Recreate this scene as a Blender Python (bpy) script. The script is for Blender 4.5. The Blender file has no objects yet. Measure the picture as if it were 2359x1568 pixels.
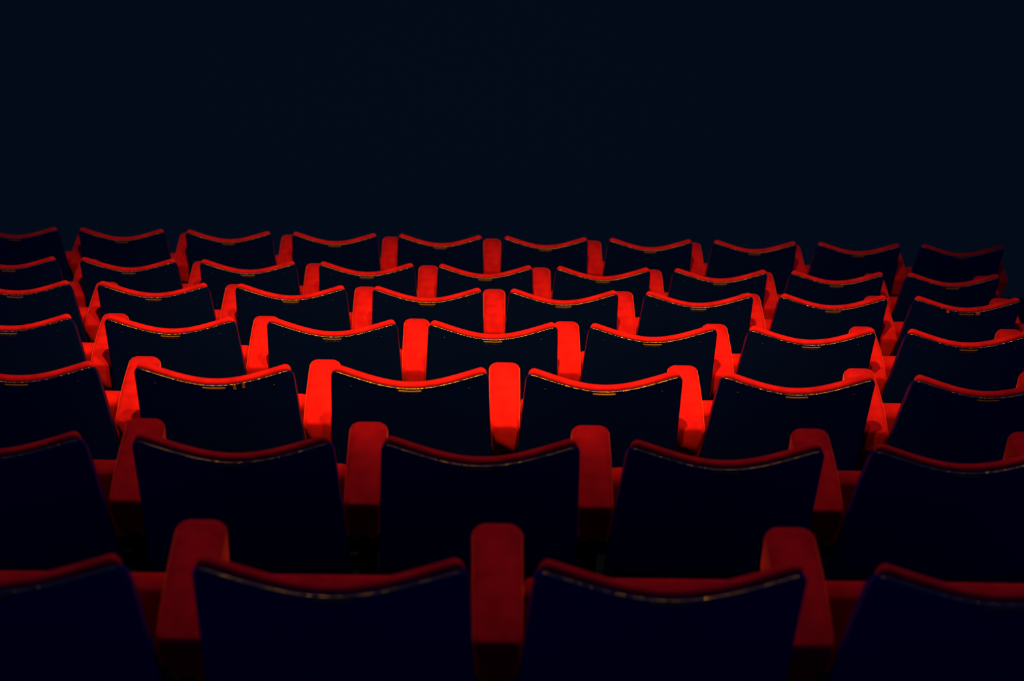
import bpy, bmesh, math, random
from mathutils import Vector, Matrix

random.seed(4)
C = bpy.context.scene.collection
scene = bpy.context.scene

# ------------------------------------------------------------------ camera frame
F_PX = 2359 * 50 / 36.0
PITCH = math.radians(33.0)
ROLL, YAW = 0.01732, 0.02961
ex = Vector((math.cos(ROLL) * math.cos(YAW), math.sin(ROLL) * math.cos(YAW), math.sin(YAW))).normalized()
u0 = Vector((0, -math.cos(PITCH), -math.sin(PITCH)))
ez = (u0 - ex * u0.dot(ex)).normalized()
ey = ez.cross(ex)

W = 0.55            # seat spacing
H = 0.88            # height of the back's corners over the row's floor
HW = 0.2209         # half width of the back at its top
REC = math.radians(10.0)

# first seat of every row (back corner height), measured in camera space: x, y(down), z(depth); seat count
ROWS = [
    ((-2.5714, -0.5837, 7.3364), 0, 9),
    ((-2.3223, -0.3848, 6.5379), 0, 8),
    ((-1.9888, -0.2381, 5.6706), 0, 8),
    ((-1.7128, -0.0879, 4.8073), 0, 6),
    ((-1.3859, 0.0600, 3.9562), 0, 5),
    ((-1.1680, 0.2039, 3.1179), 0, 4),
    ((-0.8405, 0.3453, 2.2515), 0, 3),
]
row_pos = []
for p, a, b in ROWS:
    p = Vector(p)
    row_pos.append(Vector((p.dot(ex), p.dot(ey), p.dot(ez))))
Z0 = row_pos[0].z - H           # the front row's floor becomes z = 0
row_pos = [Vector((p.x, p.y, p.z - Z0)) for p in row_pos]
CAM = Vector((0, 0, -Z0))

cam_data = bpy.data.cameras.new('camera')
cam = bpy.data.objects.new('camera', cam_data)
C.objects.link(cam)
cam_data.lens = 50
cam_data.sensor_width = 36
cam_data.clip_start = 0.05
right = Vector((ex.x, ey.x, ez.x))
down = Vector((ex.y, ey.y, ez.y))
fwd = Vector((ex.z, ey.z, ez.z))
R = Matrix((right, -down, -fwd)).transposed()
cam.matrix_world = Matrix.Translation(CAM) @ R.to_4x4()
cam_data.dof.use_dof = True
cam_data.dof.focus_distance = 4.9
cam_data.dof.aperture_fstop = 2.9
scene.camera = cam

# ------------------------------------------------------------------ materials
def new_mat(name):
    m = bpy.data.materials.new(name)
    m.use_nodes = True
    nt = m.node_tree
    return m, nt, nt.nodes['Principled BSDF']

def lnk(nt, a, b):
    nt.links.new(a, b)

def velvet():
    m, nt, b = new_mat('red_velvet')
    tc = nt.nodes.new('ShaderNodeTexCoord')
    n1 = nt.nodes.new('ShaderNodeTexNoise')
    n1.inputs['Scale'].default_value = 14
    n1.inputs['Detail'].default_value = 5
    lnk(nt, tc.outputs['Object'], n1.inputs['Vector'])
    r = nt.nodes.new('ShaderNodeValToRGB')
    r.color_ramp.elements[0].position = 0.32
    r.color_ramp.elements[0].color = (0.27, 0.0032, 0.0046, 1)
    r.color_ramp.elements[1].position = 0.7
    r.color_ramp.elements[1].color = (0.46, 0.0070, 0.0060, 1)
    lnk(nt, n1.outputs['Fac'], r.inputs['Fac'])
    lnk(nt, r.outputs['Color'], b.inputs['Base Color'])
    b.inputs['Roughness'].default_value = 0.9
    b.inputs['Specular IOR Level'].default_value = 0.0
    b.inputs['Sheen Weight'].default_value = 0.9
    b.inputs['Sheen Roughness'].default_value = 0.35
    b.inputs['Sheen Tint'].default_value = (1.0, 0.062, 0.014, 1)
    n2 = nt.nodes.new('ShaderNodeTexNoise')
    n2.inputs['Scale'].default_value = 900
    n2.inputs['Detail'].default_value = 2
    lnk(nt, tc.outputs['Object'], n2.inputs['Vector'])
    bp = nt.nodes.new('ShaderNodeBump')
    bp.inputs['Strength'].default_value = 0.12
    bp.inputs['Distance'].default_value = 0.002
    lnk(nt, n2.outputs['Fac'], bp.inputs['Height'])
    lnk(nt, bp.outputs['Normal'], b.inputs['Normal'])
    return m

def lacquer():
    m, nt, b = new_mat('black_lacquer')
    tc = nt.nodes.new('ShaderNodeTexCoord')
    n1 = nt.nodes.new('ShaderNodeTexNoise')
    n1.inputs['Scale'].default_value = 9
    lnk(nt, tc.outputs['Object'], n1.inputs['Vector'])
    r = nt.nodes.new('ShaderNodeValToRGB')
    r.color_ramp.elements[0].color = (0.0009, 0.0044, 0.038, 1)
    r.color_ramp.elements[1].color = (0.0013, 0.0053, 0.044, 1)
    lnk(nt, n1.outputs['Fac'], r.inputs['Fac'])
    lnk(nt, r.outputs['Color'], b.inputs['Base Color'])
    b.inputs['Roughness'].default_value = 0.3
    b.inputs['Specular IOR Level'].default_value = 0.04
    return m

def metal(name, col, rough, noise=0.0):
    m, nt, b = new_mat(name)
    b.inputs['Metallic'].default_value = 1.0
    b.inputs['Base Color'].default_value = (*col, 1)
    b.inputs['Roughness'].default_value = rough
    if noise:
        tc = nt.nodes.new('ShaderNodeTexCoord')
        n1 = nt.nodes.new('ShaderNodeTexNoise')
        n1.inputs['Scale'].default_value = 60
        n1.inputs['Detail'].default_value = 4
        lnk(nt, tc.outputs['Object'], n1.inputs['Vector'])
        bp = nt.nodes.new('ShaderNodeBump')
        bp.inputs['Strength'].default_value = noise
        bp.inputs['Distance'].default_value = 0.01
        lnk(nt, n1.outputs['Fac'], bp.inputs['Height'])
        lnk(nt, bp.outputs['Normal'], b.inputs['Normal'])
    return m

def matte(name, col, scale=40, var=0.15, rough=0.95):
    m, nt, b = new_mat(name)
    tc = nt.nodes.new('ShaderNodeTexCoord')
    n1 = nt.nodes.new('ShaderNodeTexNoise')
    n1.inputs['Scale'].default_value = scale
    n1.inputs['Detail'].default_value = 4
    lnk(nt, tc.outputs['Object'], n1.inputs['Vector'])
    r = nt.nodes.new('ShaderNodeValToRGB')
    r.color_ramp.elements[0].color = (*[c * (1 - var) for c in col], 1)
    r.color_ramp.elements[1].color = (*[c * (1 + var) for c in col], 1)
    lnk(nt, n1.outputs['Fac'], r.inputs['Fac'])
    lnk(nt, r.outputs['Color'], b.inputs['Base Color'])
    b.inputs['Roughness'].default_value = rough
    b.inputs['Specular IOR Level'].default_value = 0.0
    return m

M_RED = velvet()
M_BLACK = lacquer()
M_EDGE = metal('varnished_brass_edge', (0.45, 0.25, 0.008), 0.28, 1.0)
M_PLATE = metal('brass_bar', (0.75, 0.36, 0.07), 0.55)
M_TEXT = metal('tarnished_brass', (0.20, 0.07, 0.02), 0.6)
M_SCREW = metal('dark_screw', (0.07, 0.025, 0.006), 0.45)
M_WOOD = matte('bare_wood', (0.30, 0.07, 0.012), 80, 0.3)
M_FLOOR = matte('dark_carpet', (0.0015, 0.003, 0.006), 60, 0.08)
M_STALLS = matte('stalls_carpet', (0.055, 0.064, 0.021), 6, 0.06)
M_WALL = matte('dark_wall_paint', (0.055, 0.064, 0.021), 6, 0.06)
M_IRON = matte('black_iron', (0.0006, 0.0010, 0.004), 30, 0.1, 0.6)

# ------------------------------------------------------------------ mesh helpers
def obj(name, bm, mat, parent=None, smooth=True):
    me = bpy.data.meshes.new(name)
    bmesh.ops.recalc_face_normals(bm, faces=bm.faces)
    bm.to_mesh(me)
    bm.free()
    me.materials.append(mat)
    if smooth:
        for p in me.polygons:
            p.use_smooth = True
    o = bpy.data.objects.new(name, me)
    C.objects.link(o)
    o.parent = parent
    return o

def loft(rings, close_u=True, caps=True):
    """rings: list of equal-length point lists; joins neighbours with quads."""
    bm = bmesh.new()
    vs = [[bm.verts.new(p) for p in r] for r in rings]
    n = len(rings[0])
    for a, b in zip(vs, vs[1:]):
        for j in range(n if close_u else n - 1):
            k = (j + 1) % n
            bm.faces.new((a[j], a[k], b[k], b[j]))
    if caps:
        bm.faces.new(vs[0])
        bm.faces.new(list(reversed(vs[-1])))
    return bm

def tube(bm, pts, r, n=8):
    rings = []
    for i, p in enumerate(pts):
        t = (pts[min(i + 1, len(pts) - 1)] - pts[max(i - 1, 0)]).normalized()
        a = t.cross(Vector((0, 0.3, 1))).normalized()
        b = t.cross(a)
        rings.append([bm.verts.new(p + (a * math.cos(q) + b * math.sin(q)) * r)
                      for q in [2 * math.pi * k / n for k in range(n)]])
    for x, y in zip(rings, rings[1:]):
        for j in range(n):
            bm.faces.new((x[j], x[(j + 1) % n], y[(j + 1) % n], y[j]))
    bm.faces.new(rings[0])
    bm.faces.new(list(reversed(rings[-1])))

def add_box(bm, c, s, rot=None):
    v = bmesh.ops.create_cube(bm, size=1.0)['verts']
    for q in v:
        p = Vector((q.co.x * s[0], q.co.y * s[1], q.co.z * s[2]))
        q.co = (rot @ p if rot else p) + Vector(c)

# ------------------------------------------------------------------ the seat
DIP, BOW, FLARE, RC = 0.050, 0.016, 0.042, 0.022
LB = 0.60
SR, CR = math.sin(REC), math.cos(REC)

def back_pt(u, v, n, inset=0.0):
    """u -1..1 across, v metres down the back, n metres in front of its rear face."""
    hw = HW - inset + FLARE * max(v, 0)
    x = u * hw
    shape = 0.6 * (1 - u * u) + 0.4 * (1 + math.cos(math.pi * u)) / 2
    fade = max(0.0, 1 - max(v, 0) / 0.5)
    drop = DIP * shape * fade
    e = hw - abs(x)
    if e < RC:
        drop += (RC - math.sqrt(max(0.0, RC * RC - (RC - e) ** 2))) * max(0.0, 1 - max(v, 0) / 0.08)
    bow = BOW * (1 - u * u)
    y = v * SR - bow + n * CR
    z = H - v * CR - drop + n * SR * 0.0 + n * 0.0
    return Vector((x, y, z))

US = []
for i in range(41):
    t = -1 + 2 * i / 40
    US.append(math.copysign(1 - (1 - abs(t)) ** 1.25, t) if abs(t) < 1 else t)

def make_shell():
    prof = [(0.585, 0.000), (0.40, 0), (0.25, 0), (0.14, 0), (0.08, 0), (0.045, 0), (0.025, 0), (0.0125, 0), (0.0095, 0.0008), (0.0085, 0.0022),
            (0.0085, 0.0035), (0.010, 0.0048), (0.02, 0.005), (0.05, 0.007), (0.10, 0.010), (0.25, 0.010), (0.40, 0.010), (0.585, 0.010)]
    rings = []
    for u in US:
        ring = []
        for v, n in prof:
            if abs(u) > 0.965 and n > 0.0045 and v > 0.0:
                n = 0.006 + 0.018 * min(1, v / 0.03)
            ring.append(back_pt(u, v, n))
        rings.append(ring)
    return loft(rings)

def make_pad():
    prof = [(0.57, 0.0115), (0.3, 0.0115), (0.1, 0.0115), (0.03, 0.0085), (0.009, 0.0060), (0.0045, 0.0070), (0.0012, 0.0100), (-0.0008, 0.0138), (-0.0012, 0.0180),
            (-0.0008, 0.0230), (0.0022, 0.0275), (0.008, 0.0305), (0.018, 0.033), (0.06, 0.038), (0.15, 0.046), (0.3, 0.050), (0.45, 0.048), (0.55, 0.044), (0.57, 0.036)]
    rings = []
    for u in US:
        edge = max(0.0, (abs(u) - 0.90) / 0.10)
        k = 1 - 0.70 * edge ** 2
        rings.append([back_pt(u, v, 0.006 + (n - 0.006) * k, inset=0.0065 if v > 0.012 else 0.0035) for v, n in prof])
    return loft(rings)

def make_edge():
    bm = bmesh.new()
    pts = []
    for i in range(61):
        u = -0.95 + 1.9 * i / 60
        pts.append(back_pt(u, 0.0105, -0.0003))
    tube(bm, pts, 0.0010, 6)
    return bm

def rear_frame(x, v):
    """point and axes on the rear face near the top middle."""
    u = x / HW
    p = back_pt(u, v, 0)
    du = (back_pt(u + 0.02, v, 0) - back_pt(u - 0.02, v, 0)).normalized()
    dv = (back_pt(u, v + 0.004, 0) - back_pt(u, v - 0.004, 0)).normalized()
    return p, du, dv, du.cross(dv).normalized()

def stuck_box(bm, x, v, sx, sv, t):
    p, du, dv, nn = rear_frame(x, v)
    if nn.y > 0:
        nn = -nn
    add_box(bm, p + nn * t * 0.5, (sx, sv, t), Matrix((du, dv, nn)).transposed())

def make_bar():
    bm = bmesh.new()
    k = 8
    for i in range(k):
        x = -0.0315 + 0.063 * (i + 0.5) / k
        stuck_box(bm, x, 0.0220, 0.063 / k * 1.06, 0.0042, 0.0016)
    return bm

def make_lettering():
    # two short words of tiny, unreadable capitals
    bm = bmesh.new()
    rr = random.Random(9)
    x = -0.025
    for word in (5, 5):
        for c in range(word):
            kind = rr.choice('EHINL')
            w = 0.0032
            vt = 0.0320
            hh = 0.0055
            stuck_box(bm, x, vt, 0.0008, hh, 0.0006)
            if kind in 'HN':
                stuck_box(bm, x + w, vt, 0.0008, hh, 0.0006)
                stuck_box(bm, x + w / 2, vt, w, 0.0008, 0.0006)
            elif kind == 'E':
                for dv in (-hh / 2, 0, hh / 2):
                    stuck_box(bm, x + w / 2, vt + dv, w, 0.0008, 0.0006)
            elif kind == 'L':
                stuck_box(bm, x + w / 2, vt + hh / 2, w, 0.0008, 0.0006)
            x += 0.0046
        x += 0.0050
    return bm

def make_screw(x, v):
    bm = bmesh.new()
    p, du, dv, nn = rear_frame(x, v)
    if nn.y > 0:
        nn = -nn
    top = bm.verts.new(p + nn * 0.0016)
    rings = []
    for r, h in ((0.002, 0.0013), (0.0032, 0.0006), (0.0034, -0.0004)):
        rings.append([bm.verts.new(p + (du * math.cos(a) + dv * math.sin(a)) * r + nn * h) for a in [2 * math.pi * k / 10 for k in range(10)]])
    for j in range(10):
        bm.faces.new((top, rings[0][j], rings[0][(j + 1) % 10]))
        for a, b in zip(rings, rings[1:]):
            bm.faces.new((a[j], b[j], b[(j + 1) % 10], a[(j + 1) % 10]))
    return bm

def rounded_rect(cx, cy, hx, hy, r, n=5):
    pts = []
    for sx, sy, a0 in ((1, 1, 0), (-1, 1, 90), (-1, -1, 180), (1, -1, 270)):
        for k in range(n + 1):
            a = math.radians(a0 + 90 * k / n)
            pts.append((cx + sx * (hx - r) + r * math.cos(a), cy + sy * (hy - r) + r * math.sin(a)))
    return pts

# tipped up seat cushion: a slab whose upper edge shows through the gaps between backs
CUSH_TOP = (0.285, H - 0.318)
def make_cushion():
    # rings along x; profile in the slab's own (depth d, height h) frame, leaning forward a little
    lean = math.radians(-15)
    h_len, th = 0.28, 0.060
    prof = rounded_rect(0, 0, th / 2, h_len / 2, 0.024, 6)
    rings = []
    hw = 0.222
    for s, k in ((-1, 0.62), (-0.985, 0.86), (-0.95, 0.97), (-0.88, 1.0), (-0.4, 1.02), (0, 1.025), (0.4, 1.02), (0.88, 1.0), (0.95, 0.97), (0.985, 0.86), (1, 0.62)):
        ring = []
        for d, h in prof:
            dd = d * k
            hh = h - math.copysign((1 - min(k, 1)) * 0.05, h)
            y = CUSH_TOP[0] + 0.012 + dd * math.cos(lean) + (hh - h_len / 2) * math.sin(lean)
            z = CUSH_TOP[1] - dd * math.sin(lean) + (hh - h_len / 2) * math.cos(lean)
            ring.append((s * hw, y, z))
        rings.append(ring)
    return loft(rings)

def make_seat_pan():
    # dark board on the underside (faces the stage while tipped up)
    bm = bmesh.new()
    lean = math.radians(-15)
    rot = Matrix.Rotation(-lean, 3, 'X')
    add_box(bm, (0, CUSH_TOP[0] + 0.012 + 0.036 * math.cos(lean) - 0.15 * math.sin(lean), CUSH_TOP[1] - 0.012 - 0.15 * math.cos(lean)), (0.40, 0.016, 0.26), rot)
    bmesh.ops.bevel(bm, geom=bm.edges[:], offset=0.004, segments=2, affect='EDGES')
    return bm

# armrest: upholstered pad, higher and wider at its front end, sloping to the rear
ARM_F, ARM_R = (0.318, H - 0.196), (0.080, H - 0.244)
def arm_centre(t):
    """t 0 rear .. 1 front: y, z of the top surface."""
    y = ARM_R[0] + (ARM_F[0] - ARM_R[0]) * t
    z = ARM_R[1] + (ARM_F[1] - ARM_R[1]) * t + 0.010 * math.sin(math.pi * t)
    return y, z

def make_arm():
    rings = []
    N = 22
    slope = math.atan2(ARM_F[1] - ARM_R[1], ARM_F[0] - ARM_R[0])
    for i in range(-3, N + 6):
        t = min(max(i / N, 0), 1)
        y, z = arm_centre(t)
        hx = 0.0455 + 0.0025 * t
        th = 0.105 + 0.025 * (1 - t)
        sx, drop, bot, red = 1.0, 0.0, 0.0, 0.0
        if i < 0:       # rear end rolls over and runs down
            k = -i / 3
            y -= 0.010 * math.sin(k * math.pi / 2)
            drop = 0.012 * (1 - math.cos(k * math.pi / 2))
            sx = 1 - 0.12 * k
        if i > N:       # front end: round in plan and rolling over
            k = (i - N) / 5
            y += 0.030 * math.sin(k * math.pi / 2)
            drop = 0.024 * (1 - math.cos(k * math.pi / 2))
            red = 0.034 * (1 - math.cos(k * math.pi / 2))
            bot = 0.02 * k
        hx = hx * sx - red
        zt, zb = z - drop, z - th + bot
        # undercut: the lower half sits further forward at the rear end
        shift = 0.030 * max(0.0, 1 - t * 4)
        hz = (zt - zb) / 2
        ring = []
        for px, pz in rounded_rect(0, 0, hx, hz, min(0.018, hz * 0.9, hx * 0.9), 5):
            crown = 0.003 * (1 - (px / hx) ** 2) if pz > 0 else 0
            f = (hz - pz) / (2 * hz)
            narrow = 1 - (0.06 + 0.20 * max(0.0, 1 - t * 3)) * f
            ring.append((px * narrow, y + shift * f, zb + hz + pz + crown))
        rings.append(ring)
    return loft(rings)

def make_piping():
    # seam cord along both upper edges of the pad
    bm = bmesh.new()
    for s in (-1, 1):
        pts = []
        for i in range(0, 23):
            t = i / 22
            y, z = arm_centre(t)
            hx = 0.0455 + 0.0025 * t
            pts.append(Vector((s * (hx - 0.0056), y, z - 0.0056)))
        tube(bm, pts, 0.0012, 6)
    return bm

def make_standard():
    # cast side frame under the armrest, splayed into a foot on the floor
    pts = [(0.105, 0.64), (0.325, 0.66), (0.315, 0.56), (0.275, 0.45), (0.262, 0.30), (0.275, 0.12), (0.315, 0.02), (0.34, 0.0),
           (0.06, 0.0), (0.08, 0.02), (0.125, 0.12), (0.135, 0.30), (0.120, 0.45), (0.095, 0.56)]
    pts = [(y, z * (H - 0.26) / 0.66) for y, z in pts]
    bm = bmesh.new()
    a = [bm.verts.new((-0.018, y, z)) for y, z in pts]
    b = [bm.verts.new((0.018, y, z)) for y, z in pts]
    n = len(pts)
    for j in range(n):
        bm.faces.new((a[j], a[(j + 1) % n], b[(j + 1) % n], b[j]))
    bm.faces.new(a)
    bm.faces.new(list(reversed(b)))
    bmesh.ops.recalc_face_normals(bm, faces=bm.faces)
    bmesh.ops.bevel(bm, geom=[e for e in bm.edges if abs(e.verts[0].co.x - e.verts[1].co.x) < 1e-6], offset=0.004, segments=2, affect='EDGES')
    return bm

def make_bracket(z, y):
    # iron arm that carries the back or the tipping seat on the side frame
    bm = bmesh.new()
    add_box(bm, (0.245, y, z), (0.085, 0.03, 0.03))
    bmesh.ops.bevel(bm, geom=bm.edges[:], offset=0.004, segments=2, affect='EDGES')
    return bm

def seat_proto():
    root = bpy.data.objects.new('theatre_seat', None)
    C.objects.link(root)
    root.empty_display_size = 0.1
    shell = obj('back_shell', make_shell(), M_BLACK, root)
    shell['label'] = 'glossy black back panel'
    e = obj('edge_trim', make_edge(), M_EDGE, shell)
    e['label'] = 'thin golden line along the top edge'
    e = obj('brass_plate', make_bar(), M_PLATE, shell, smooth=False)
    e['label'] = 'small brass bar below the top edge'
    e = obj('plate_lettering', make_lettering(), M_TEXT, shell, smooth=False)
    e['label'] = 'faint brass lettering under the bar'
    for x in (-0.165, 0.165):
        obj('screw', make_screw(x, 0.052), M_SCREW, shell)
    obj('back_cushion', make_pad(), M_RED, root)
    cu = obj('seat_cushion', make_cushion(), M_RED, root)
    e = obj('seat_board', make_seat_pan(), M_BLACK, cu)
    e['label'] = 'dark board under the tipped up seat'
    arm = obj('armrest', make_arm(), M_RED, root)
    arm.location.x = W / 2
    pip = obj('piping', make_piping(), M_RED, arm)
    st = obj('side_frame', make_standard(), M_IRON, root, smooth=False)
    st.location.x = W / 2
    st['label'] = 'dark side frame under the armrest'
    for z, y in ((0.42, 0.11), (0.36, 0.25)):
        obj('bracket', make_bracket(z, y), M_IRON, st, smooth=False).location.x = -W / 2
    return root

def copy_tree(o, parent=None):
    c = o.copy()
    C.objects.link(c)
    c.parent = parent
    for ch in o.children:
        copy_tree(ch, c)
    return c

proto = seat_proto()
ORD = ['first', 'second', 'third', 'fourth', 'fifth', 'sixth', 'seventh', 'eighth', 'ninth', 'tenth']
ROWNAME = ['the farthest row', 'the second farthest row', 'the third farthest row', 'the middle row',
           'the third nearest row', 'the second nearest row', 'the nearest row']
first = True
seats = {}
for ri, ((_, a, b), pos) in enumerate(zip(ROWS, row_pos)):
    for k in range(a, b + 1):
        o = proto if first else copy_tree(proto)
        first = False
        o.location = (pos.x + k * W, pos.y, pos.z - H)
        seats[(ri, k)] = o
        o['label'] = 'black backed red theatre seat, %s from the left in %s' % (ORD[k - a], ROWNAME[ri])
        o['category'] = 'theatre seat'
        o['group'] = 'rows of red theatre seats'

# chipped lacquer on two of the backs
def chips(key, spots):
    shell = [c for c in seats[key].children if c.name.startswith('back_shell')][0]
    for x, v, sx, sv in spots:
        bm = bmesh.new()
        stuck_box(bm, x, v, sx, sv, 0.0012)
        bmesh.ops.bevel(bm, geom=[e for e in bm.edges], offset=0.0004, segments=1, affect='EDGES')
        e = obj('chipped_patch', bm, M_WOOD, shell, smooth=False)
        e['label'] = 'orange chipped patch at the top edge'
chips((2, 7), [(-0.078, 0.019, 0.012, 0.012), (0.047, 0.020, 0.017, 0.014)])
chips((4, 1), [(0.058, 0.021, 0.007, 0.016), (0.083, 0.021, 0.007, 0.018)])
seats[(2, 7)]['label'] = 'red theatre seat with chipped black back, eighth in the third farthest row'
seats[(4, 1)]['label'] = 'red theatre seat with two small chips under its edge, in the third nearest row'

# ------------------------------------------------------------------ setting
def struct(o):
    o['kind'] = 'structure'
    return o

XL, XR = -22.0, 22.0
YF, YE, ZLOW = 45.0, row_pos[0].y + 0.95, -5.0
steps = []      # (y from, y to, z)
ys = [p.y for p in row_pos]
zs = [p.z - H for p in row_pos]
run = (ys[0] - ys[6]) / 6
rise = (zs[6] - zs[0]) / 6
edges = [(YE, ys[0] - 0.16, zs[0])]
for i in range(1, 7):
    edges.append((ys[i - 1] - 0.16, ys[i] - 0.16, zs[i]))
for j in range(1, 5):
    edges.append((ys[6] - 0.16 - run * (j - 1), ys[6] - 0.16 - run * j, zs[6] + rise * j))
bm = bmesh.new()
prof = []
for y1, y0, z in edges:
    prof += [(y1, z), (y0, z)]
ybk = edges[-1][1]
prof += [(ybk, ZLOW), (YE, ZLOW)]
va = [bm.verts.new((XL, y, z)) for y, z in prof]
vb = [bm.verts.new((XR, y, z)) for y, z in prof]
n = len(prof)
for j in range(n):
    bm.faces.new((va[j], va[(j + 1) % n], vb[(j + 1) % n], vb[j]))
bm.faces.new(va)
bm.faces.new(list(reversed(vb)))
fl = struct(obj('floor', bm, M_FLOOR, smooth=False))
fl['label'] = 'dark carpeted floor stepping down row by row'

def wall(name, c, s, m=M_WALL):
    bm = bmesh.new()
    add_box(bm, c, s)
    return struct(obj(name, bm, m, smooth=False))
ZT = 3.0
zc, hz = (ZT + ZLOW - 0.3) / 2, ZT - ZLOW + 0.3
wall('stalls_floor', (0, (ybk + YF) / 2, ZLOW - 0.15), (XR - XL, YF - ybk, 0.3), M_STALLS)
wall('wall_front', (0, YF + 0.1, zc), (XR - XL, 0.2, hz))
wall('wall_left', (XL - 0.1, (ybk + YF) / 2, zc), (0.2, YF - ybk, hz))
wall('wall_right', (XR + 0.1, (ybk + YF) / 2, zc), (0.2, YF - ybk, hz))

# ------------------------------------------------------------------ light
world = bpy.data.worlds.new('house_dark')
scene.world = world
world.use_nodes = True
bg = world.node_tree.nodes['Background']
bg.inputs['Color'].default_value = (0.022, 0.06, 0.50, 1)
bg.inputs['Strength'].default_value = 1.0

def spot(name, loc, target, power, size, blend, col=(1.0, 0.62, 0.10), sy=1.0, radius=0.06):
    d = bpy.data.lights.new(name, 'SPOT')
    o = bpy.data.objects.new(name, d)
    C.objects.link(o)
    loc, target = Vector(loc), Vector(target)
    o.location = loc
    q = (target - loc).to_track_quat('-Z', 'Y')
    o.rotation_euler = q.to_euler()
    o.scale = (1, sy, 1)
    d.energy = power
    d.color = col
    d.spot_size = math.radians(size)
    d.spot_blend = blend
    d.shadow_soft_size = radius
    return o

r4 = row_pos[3]
# ceiling lamps above the second nearest row, aimed down and forward
pool = Vector((0.02, (row_pos[2].y + row_pos[3].y) / 2 + 0.02, (row_pos[2].z + row_pos[3].z) / 2 - 0.06))
lamp = Vector((0.02, r4.y - 2.06, r4.z + 3.9))
for nm, dx, pw in (('ceiling_spot', -0.15, 1.0), ('ceiling_spot_twin', 0.45, 0.45)):
    spot(nm, lamp + Vector((dx, 0, 0)), pool, 2000 * pw, 59, 1.0, sy=0.66, radius=0.04)
spot('added_fill_wash', Vector((0, r4.y + 0.6, r4.z + 4.2)), pool - Vector((0, 1.5, -0.4)), 240, 70, 0.9, radius=0.1)  # added fill from farther forward, lifts armrest shadows and the nearest rows

# ------------------------------------------------------------------ view
vs = scene.view_settings
vs.view_transform = 'Standard'
vs.look = 'None'
vs.gamma = 1
vs.exposure = 0
vs.use_curve_mapping = False
